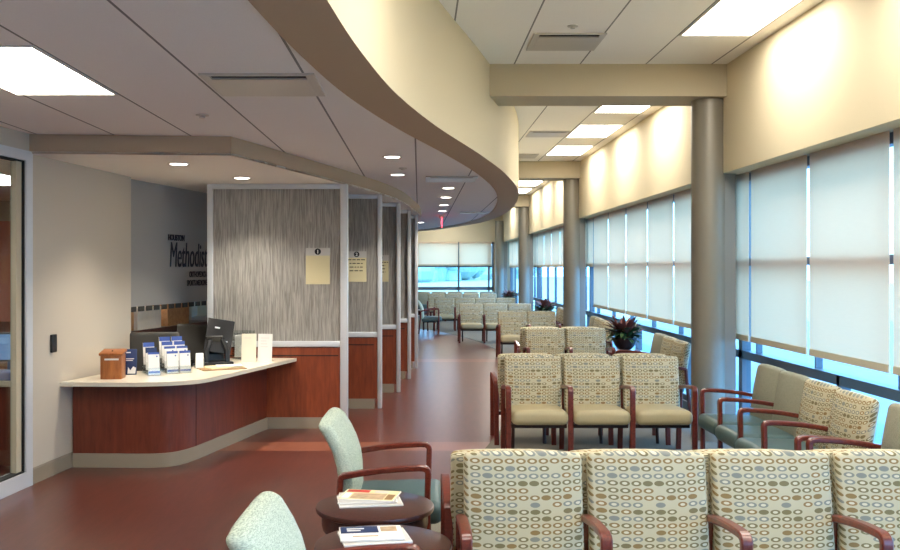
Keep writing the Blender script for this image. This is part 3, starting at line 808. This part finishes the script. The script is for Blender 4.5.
# room behind the glazed entry
t = empty('office_counter', 'office counter with pale top seen through the glass door at left', 'counter', (-3.95, 8.4, 0))
MB().rbox((0, 0, .715), (1.0, .9, .05), .006, M['counter'], 1).build('counter_top', t)
MB().box((-.46, -.4, 0), (.46, .4, .69), M['cherry_dark']).build('cabinet', t, smooth=False)
def monitor(x, y, rz, label):
    t = empty('computer_monitor', label, 'monitor', (x, y, .74), rz, 'monitors behind the glass door')
    MB().rbox((0, 0, .27), (.42, .03, .26), .008, M['black'], 2).build('housing', t)
    MB().box((-.195, -.018, .155), (.195, -.016, .385), M['screen']).build('screen', t, smooth=False)
    MB().rbox((0, .03, .1), (.05, .02, .2), .005, M['black'], 1).build('neck', t)
    MB().rbox((0, .02, .008), (.2, .14, .016), .005, M['black'], 1).build('foot', t)
monitor(-3.62, 8.3, .2, 'lit computer monitor on the counter behind the glass door')
monitor(-4.1, 8.5, -.2, 'second computer monitor on the counter behind the glass door')
tag(MB().rbox((0, 0, .04), (.26, .2, .08), .02, M['blue_print'], 2).build('desk_tray', loc=(-3.62, 8.08, .74)), 'blue desk tray in front of the monitor behind the glass door', 'tray')
tag(MB().rbox((0, 0, .24), (.4, .1, .48), .03, M['blue_chair'], 2).rbox((0, -.22, .0), (.42, .42, .09), .03, M['blue_chair'], 2).lathe([(.03, -.44), (.03, -.04)], M['black'], 12, (0, -.2, 0)).lathe([(.26, -.46), (.26, -.43), (.04, -.4)], M['black'], 20, (0, -.2, 0)).build('desk_chair', loc=(-4.15, 9.75, .46)), 'blue desk chair behind the counter seen through the glass door', 'chair')
p_ = MB().box((-7.9, 12.36, 1.0), (-3.2, 12.4, 2.35), M['red_wall']).build('trim_2', smooth=False); struct(p_)
p_ = MB().box((-7.9, 12.36, 0), (-3.2, 12.4, 1.0), M['cherry_dark']).build('trim_3', smooth=False); struct(p_)
for lx, ly in ((-4.3, 9.4), (-5.2, 6.2)):
    troffer(lx-.3, ly-.6, SOF if ly > 7.3 else LO, 'ceiling light in the office behind the glass door, %s one' % ('far' if ly > 7 else 'near'), M['troffer_lo'], 'office ceiling lights')

# ------------------------------------------------------------------ chairs
P = .57
meshes = {}
def cached(key, fn):
    if key not in meshes: meshes[key] = fn()
    return meshes[key]
LEAN = -.16
def chair_parts(t, back, seat, hw, sides, ext=0):
    soft = seat is M['teal']
    """front of the chair looks along local -Y"""
    w = 2*hw-(.036 if soft else .024)
    key = (back.name, round(w, 3))
    def mk_back():
        def fn(p):
            x, y, z = p
            k = 1-(abs(x)/(w/2))**2.5; kz = 1-((z-.0)/.26)**2
            y -= (.034 if soft else .016)*k*max(kz, 0)
            z += -.012*(abs(x)/(w/2))**4 if z > .1 else 0
            if hw > .3:
                tt = max(0, (z+.05)/.3)
                y += .085*tt**2
            return (x, y, z)
        return MB().rbox((0, 0, .255), (w, .078, .51), .037 if soft else .025, back, 3, (6, 1, 6), fn).mesh('backrest', ang=60)
    bo = link('backrest', cached(('b',)+key, mk_back), t, (0, .185, .385), (LEAN if hw < .3 else -.12, 0, 0))
    def mk_seat():
        def fn(p):
            x, y, z = p
            z += .012*(1-(abs(x)/(w/2))**2) if z > 0 else 0
            return (x, y, z)
        return MB().rbox((0, 0, 0), (w-.024, .535, .125), .052, seat, 4, (4, 4, 1), fn).mesh('seat', ang=60)
    link('seat', cached(('s', seat.name, round(w, 3)), mk_seat), t, (0, -.045-ext, .375), (-.03, 0, 0))
    def mk_rail():
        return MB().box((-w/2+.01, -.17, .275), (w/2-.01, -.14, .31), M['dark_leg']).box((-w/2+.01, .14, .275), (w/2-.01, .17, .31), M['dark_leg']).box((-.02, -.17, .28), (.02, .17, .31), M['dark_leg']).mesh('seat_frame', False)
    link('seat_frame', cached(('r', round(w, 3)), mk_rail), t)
    def mk_arm():
        pts = [(0, -.248, .5), (0, -.251, .612), (0, -.249, .625), (0, -.241, .635), (0, -.228, .641), (0, -.2, .643)]
        for k in range(1, 7): pts.append((0, -.2+.385*k/6, .643-.043*(k/6)+.008*math.sin(PI*k/6)))
        pts += [(0, .208, .596), (0, .218, .588), (0, .222, .576), (0, .226, .5)]
        return MB().sweep(pts, .048, .032, M['mahogany'], r=.2).mesh('armrest', ang=35)
    def mk_fl(): return MB().sweep([(0, -.245, 0), (0, -.248, .5)], .048, .032, M['mahogany'], r=.2).mesh('leg', ang=35)
    def mk_rl(): return MB().sweep([(0, .275, 0), (0, .226, .5)], .048, .032, M['mahogany'], r=.2).mesh('leg', ang=35)
    for sx in sides:
        link('armrest', cached('arm', mk_arm), t, (sx*hw, 0, 0))
        link('leg', cached('fl', mk_fl), t, (sx*hw, 0, 0))
        link('leg', cached('rl', mk_rl), t, (sx*hw, 0, 0))
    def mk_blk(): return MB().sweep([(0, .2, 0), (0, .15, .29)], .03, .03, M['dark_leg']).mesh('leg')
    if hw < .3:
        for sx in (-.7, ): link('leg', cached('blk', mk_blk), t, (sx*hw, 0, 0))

protos = {}
def chair(name, x, y, rz, back, seat, label, group, hw=P/2, sides=(-1,), cat='chair'):
    key = (back, seat, hw, sides)
    key = key+(group if 'nearest row' in group else '',)
    if key in protos:
        o = dup(protos[key], (x, y, 0), rz, label, group); return o
    t = empty(name, label, cat, (x, y, 0), rz, group)
    chair_parts(t, M[back], M[seat], hw, sides, .02 if hw > .3 else 0)
    protos[key] = t
    return t

def row(xl, ytop, n, where, group, away=False, back='ring', seat='tan', P=P, zs=1):
    """row of n chairs across the room; xl = left frame, ytop = depth of the top edge of the pads"""
    desc = {'ring': 'oval-patterned', 'grey_pad': 'plain grey'}[back]
    for i in range(n):
        x = xl+P*(i+.5)
        lab = '%s chair, %s from left %s' % (desc, ords[i], where)
        if not away:
            chair('waiting_chair', x, ytop-.27, 0, back, seat, lab, group, sides=(-1, 1) if i == n-1 else (-1,), hw=P/2)
        else:
            o = chair('waiting_chair', x, ytop+.36, PI, back, seat, lab, group, sides=(-1, 1) if i == 0 else (-1,), hw=P/2)
            o.scale.z = zs
row(.190, 4.20, 4, 'in the big nearest row at bottom right', 'chairs of the nearest row', P=.56)
row(.140, 4.31, 4, 'facing away right behind the nearest row', 'chairs backing onto the nearest row', True, P=.56, zs=.955)
row(.80, 8.74, 3, 'in the second row facing the camera', 'chairs of the second row', P=.555)
row(.755, 8.85, 3, 'facing away right behind the second row', 'chairs backing onto the second row', True, P=.555)
row(1.46, 12.8, 2, 'in the third row, two chairs wide', 'chairs of the third row')
row(1.42, 12.91, 2, 'facing away right behind the third row', 'chairs backing onto the third row', True)
row(1.51, 17.8, 2, 'in the fourth row beside the second column', 'chairs of the fourth row')
row(.93, 21.6, 3, 'in the fifth row down the aisle', 'chairs of the fifth row')
row(.42, 25.7, 4, 'in the sixth row by far armchair', 'chairs of the sixth row')
row(.28, 30.2, 4, 'in the pale row before the end window', 'chairs of the seventh row')
row(-.15, 32.6, 5, 'against the end window wall', 'plain chairs along the end window', False, 'grey_pad', 'teal')

def wall_row(yfar, seq, where, group, x0=2.725):
    """row along the windows facing the room; first of seq is the farthest seat"""
    for i, bk_ in enumerate(seq):
        y = yfar-P*(i+.5)
        d = {'ring': 'oval-patterned teal-seated chair', 'grey_pad': 'plain grey teal-seated chair'}[bk_]
        only = seq.count(bk_) == 1
        nth = sum(1 for q in seq[:i] if q == bk_)
        which = 'the only one' if only else ('the farther one' if nth == 0 else 'the nearer one') if seq.count(bk_) == 2 else ('%s from the far end' % ords[nth])
        chair('window_chair', x0-.032*(i-.8), y, -PI/2, bk_, 'teal', '%s, %s %s' % (d, which, where), group, sides=(-1, 1) if i == len(seq)-1 else (-1,))
wall_row(8.12, ['grey_pad', 'grey_pad', 'ring', 'ring'], 'in the window row at right', 'chairs of the near window row')
wall_row(11.95, ['grey_pad', 'ring', 'ring'], 'behind the nearest column', 'chairs of the window row behind the nearest column', 2.79)
wall_row(16.2, ['grey_pad', 'ring', 'ring', 'ring'], 'beyond the near plant', 'chairs of the window row past the near plant', 2.76)
wall_row(19.8, ['ring', 'ring', 'ring'], 'past the second column', 'chairs of the far window row')
chair('window_chair', 2.70, 5.77-P/2, -PI/2, 'grey_pad', 'teal', 'plain grey-backed chair cut off by the right edge of the photo', 'chair at the right edge', sides=(-1, 1))

chair('armchair', -.195, 5.30, PI/2-.02, 'green_pad', 'teal', 'pale green armchair behind the round table, facing right', 'pale green armchairs', .335, (-1, 1), 'armchair')
chair('armchair', -.26, 3.20, PI/2-.02, 'green_pad', 'teal', 'pale green armchair cut off at the bottom of the photo', 'pale green armchairs', .335, (-1, 1), 'armchair')
chair('armchair', .27, 24.3, PI/2, 'green_pad', 'teal', 'far blue-green armchair at the end of the aisle by the partitions', 'pale green armchairs', .31, (-1, 1), 'armchair')

# ------------------------------------------------------------------ tables, magazines, plants
def round_table(x, y, label, r=.29, h=.565):
    t = empty('round_table', label, 'side table', (x, y, 0), 0, 'round dark side tables')
    MB().lathe([(.0, -.034), (r-.02, -.034), (r-.004, -.026), (r, -.014), (r-.003, -.004), (r-.012, 0), (0, 0)], M['espresso'], 56, (0, 0, h)).build('table_top', t)
    MB().lathe([(r-.05, -.125), (r-.036, -.115), (r-.03, -.09), (r-.03, -.034)], M['espresso'], 48, (0, 0, h)).build('apron', t)
    for k in range(4):
        a = PI/4+k*PI/2+.35; c, s = (r-.06)*math.cos(a), (r-.06)*math.sin(a)
        MB().sweep([(c*1.06, s*1.06, 0), (c, s, h-.04)], .042, .042, M['espresso']).build('leg', t)
TH = .565
round_table(-.215, 4.50, 'round dark table in front of the armchair, farther of two')
round_table(-.15, 3.865, 'round dark table at the bottom of the photo, nearer of two')
def magazine(x, y, z, rz, w, d, th, label, kind, tilt=0):
    t = empty('magazine', label, 'magazine', (x, y, z), rz, 'magazines on the round tables')
    t.rotation_euler = (tilt, 0, rz)
    MB().rbox((0, 0, th/2), (w, d, th), .0015, M['paper'], 1).build('pages', t)
    b = MB().box((-w/2+.004, -d/2+.004, th), (w/2-.004, d/2-.004, th+.0008), M['paper' if kind == 'navy' else 'cream_paper' if kind == 'photo' else 'grey_card'])
    if kind == 'photo':
        b.box((-w*.3, -d*.42, th+.0008), (w*.3, d*.12, th+.0014), M['photo_print']).box((w*.32, -d*.4, th+.0008), (w*.46, d*.1, th+.0014), M['kraft']).box((-w*.46, -d*.4, th+.0008), (-w*.33, d*.1, th+.0014), M['paper']).box((-w*.46, d*.2, th+.0008), (-w*.05, d*.44, th+.0014), M['red_print']).box((w*.05, d*.2, th+.0008), (w*.3, d*.4, th+.0014), M['grey_card'])
    elif kind == 'navy':
        b.box((-w*.48, -d*.02, th+.0008), (w*.12, d*.46, th+.0014), M['navy']).box((-w*.38, d*.26, th+.0014), (-w*.1, d*.34, th+.0018), M['paper']).box((-w*.38, d*.12, th+.0014), (-w*.16, d*.2, th+.0018), M['paper']).box((w*.16, d*.05, th+.0008), (w*.42, d*.4, th+.0014), M['photo_print']).box((-w*.3, -d*.3, th+.0008), (w*.1, -d*.22, th+.0014), M['photo_print'])
    elif kind == 'dark':
        b.box((-w*.46, -d*.46, th+.0008), (w*.46, d*.46, th+.0014), M['grey_card'])
    b.build('cover', t, smooth=False)
magazine(-.245, 4.55, TH, .15, .31, .22, .008, 'bottom magazine of the stack on the farther round table', 'plain')
magazine(-.255, 4.57, TH+.0105, .05, .29, .21, .006, 'dark-edged middle magazine of the stack on the farther round table', 'dark')
magazine(-.245, 4.585, TH+.0185, -.18, .28, .2, .006, 'top picture magazine of the stack on the farther round table', 'photo')
magazine(-.19, 3.93, TH, .22, .29, .21, .010, 'lower white magazine on the nearer round table', 'plain')
magazine(-.205, 3.945, TH+.0125, .12, .27, .2, .008, 'top magazine with navy cover on the nearer round table', 'navy')

def end_table(x, y, label):
    t = empty('end_table', label, 'side table', (x, y, 0), 0, 'plant tables by the windows')
    MB().rbox((0, 0, .545), (.5, .6, .03), .006, M['mahogany'], 2).build('table_top', t)
    MB().box((-.22, -.27, .46), (.22, .27, .53), M['mahogany']).build('apron', t, smooth=False)
    for sx in (-1, 1):
        for sy in (-1, 1): MB().sweep([(sx*.215, sy*.265, 0), (sx*.215, sy*.265, .53)], .04, .04, M['mahogany']).build('leg', t)
def plant(x, y, z, label, sd, sc=1):
    random.seed(sd)
    t = empty('potted_plant', label, 'plant', (x, y, z), 0, 'potted plants by the windows')
    MB().lathe([(.07, 0), (.09, .005), (.14, .06), (.18, .15), (.186, .17), (.174, .17), (.15, .12), (0, .12)], M['pot'], 32).build('pot', t)
    MB().lathe([(.148, .12), (.148, .14), (0, .145)], M['soil'], 24).build('soil', t)
    for name, mat, cnt, zlo, zhi in (('green_leaves', M['leaf_g'], 70, .05, .85), ('red_leaves', M['leaf_r'], 60, .55, 1.25)):
        b = MB()
        for k in range(cnt):
            az = random.uniform(0, 2*PI); el = random.uniform(zlo, zhi)
            ln = random.uniform(.2, .33)*(1.0 if name[0] == 'g' else 1.12); wd = random.uniform(.026, .042)
            r0 = random.uniform(.0, .08); z0 = .13+random.uniform(0, .12)
            d = Vector((math.cos(az), math.sin(az), 0)); s_ = Vector((-d.y, d.x, 0))
            rows = []
            for q in range(6):
                u = q/5; e = el-.9*u*u*.6
                pt = d*(r0+ln*math.cos(el)*u)+Vector((0, 0, z0+ln*math.sin(el)*u*1.15-.09*u*u))
                hw = wd*math.sin(PI*min(1, .12+u*.88))**.7 if u < 1 else .001
                rows += [pt-s_*hw+Vector((0, 0, hw*.35)), pt, pt+s_*hw+Vector((0, 0, hw*.35))]
            b.add(rows, [(3*i+j, 3*i+j+1, 3*i+j+4, 3*i+j+3) for i in range(5) for j in range(2)], mat)
        b.build(name, t)
end_table(2.88, 12.95, 'dark wood plant table between two window rows, nearest plant')
plant(2.93, 13.1, .56, 'red and green potted plant on the nearest plant table', 11)
end_table(2.91, 20.75, 'dark wood plant table by the window past the second column')
plant(2.92, 21.3, .56, 'red and green potted plant past the second column', 12)
end_table(2.78, 29.2, 'dark wood plant table near the end window')
plant(2.88, 29.4, .56, 'farthest potted plant near the end window', 13)
round_table(.02, 25.3, 'far round table behind the far armchair')
magazine(.03, 25.28, TH, .3, .28, .2, .012, 'white magazine on the far round table behind the armchair', 'photo')

# ------------------------------------------------------------------ outdoors
struct(MB().box((XG+.3, -20, -.3), (60, 200, -.2), M['paving']).build('ground', smooth=False))
struct(MB().box((-40, YE+.3, -.31), (60, 200, -.19), M['lawn']).build('ground_lawn', smooth=False))
def tree(x, y, h, r, sd, label):
    random.seed(sd)
    t = empty('tree', label, 'tree', (x, y, -.2), 0, 'trees outside the windows')
    MB().lathe([(.16, 0), (.12, h*.4), (.06, h*.75)], M['bark'], 10).build('trunk', t)
    b = MB()
    for k in range(16):
        a = random.uniform(0, 2*PI); q = random.uniform(0, r*.8); zz = h*random.uniform(.06, .9); rr = r*random.uniform(.3, .5)
        pr = [(0.01, -rr)]+[(rr*math.cos(e)*random.uniform(.8, 1.1), rr*math.sin(e)) for e in (-1.1, -.6, -.1, .4, .9, 1.3)]+[(.01, rr)]
        b.lathe(pr, M['tree'], 9, (q*math.cos(a), q*math.sin(a), zz))
    b.build('crown', t, smooth=False)
for k, (x, y, h, r) in enumerate(((-3.5, 122, 5, 4.6), (1.3, 133, 4.3, 4.6), (6.2, 144, 5.2, 4.8), (11.2, 155.5, 4.6, 4.9), (17, 167, 6, 5.2))):
    tree(x, y, h, r, 40+k, 'distant green tree outside the end window, %s from the left' % ords[k])

sl = bpy.data.lights.new('sun', 'SUN'); sl.energy = 2.5; sl.angle = .02; sl.color = (1, .97, .9)
so = bpy.data.objects.new('sun', sl); COL.objects.link(so); so.rotation_euler = Vector((.55, .75, -1)).to_track_quat('-Z', 'Y').to_euler()
# ------------------------------------------------------------------ world and render look
w = bpy.data.worlds.new('sky'); S.world = w; w.use_nodes = True
nt = w.node_tree; bg = nt.nodes['Background']
tc = N(nt, 'ShaderNodeTexCoord'); sp = N(nt, 'ShaderNodeSeparateXYZ'); L(nt, tc.outputs['Generated'], sp.inputs[0])
r = N(nt, 'ShaderNodeValToRGB')
r.color_ramp.elements[0].position = .0; r.color_ramp.elements[0].color = (.27, .62, 1.0, 1)
r.color_ramp.elements[1].position = .7; r.color_ramp.elements[1].color = (.25, .54, 1.0, 1)
L(nt, sp.outputs[2], r.inputs[0]); L(nt, r.outputs[0], bg.inputs[0]); bg.inputs[1].default_value = 4.2

vs_ = S.view_settings; vs_.view_transform = 'Standard'; vs_.look = 'None'; vs_.gamma = 1; vs_.exposure = 1.18; vs_.use_curve_mapping = False
try:
    S.cycles.use_denoising = True; S.cycles.denoiser = 'OPENIMAGEDENOISE'
    S.cycles.max_bounces = 10; S.cycles.diffuse_bounces = 5; S.cycles.glossy_bounces = 4; S.cycles.transmission_bounces = 8; S.cycles.transparent_max_bounces = 12
    S.cycles.sample_clamp_indirect = 6; S.cycles.caustics_refractive = False; S.cycles.caustics_reflective = False
except Exception: pass
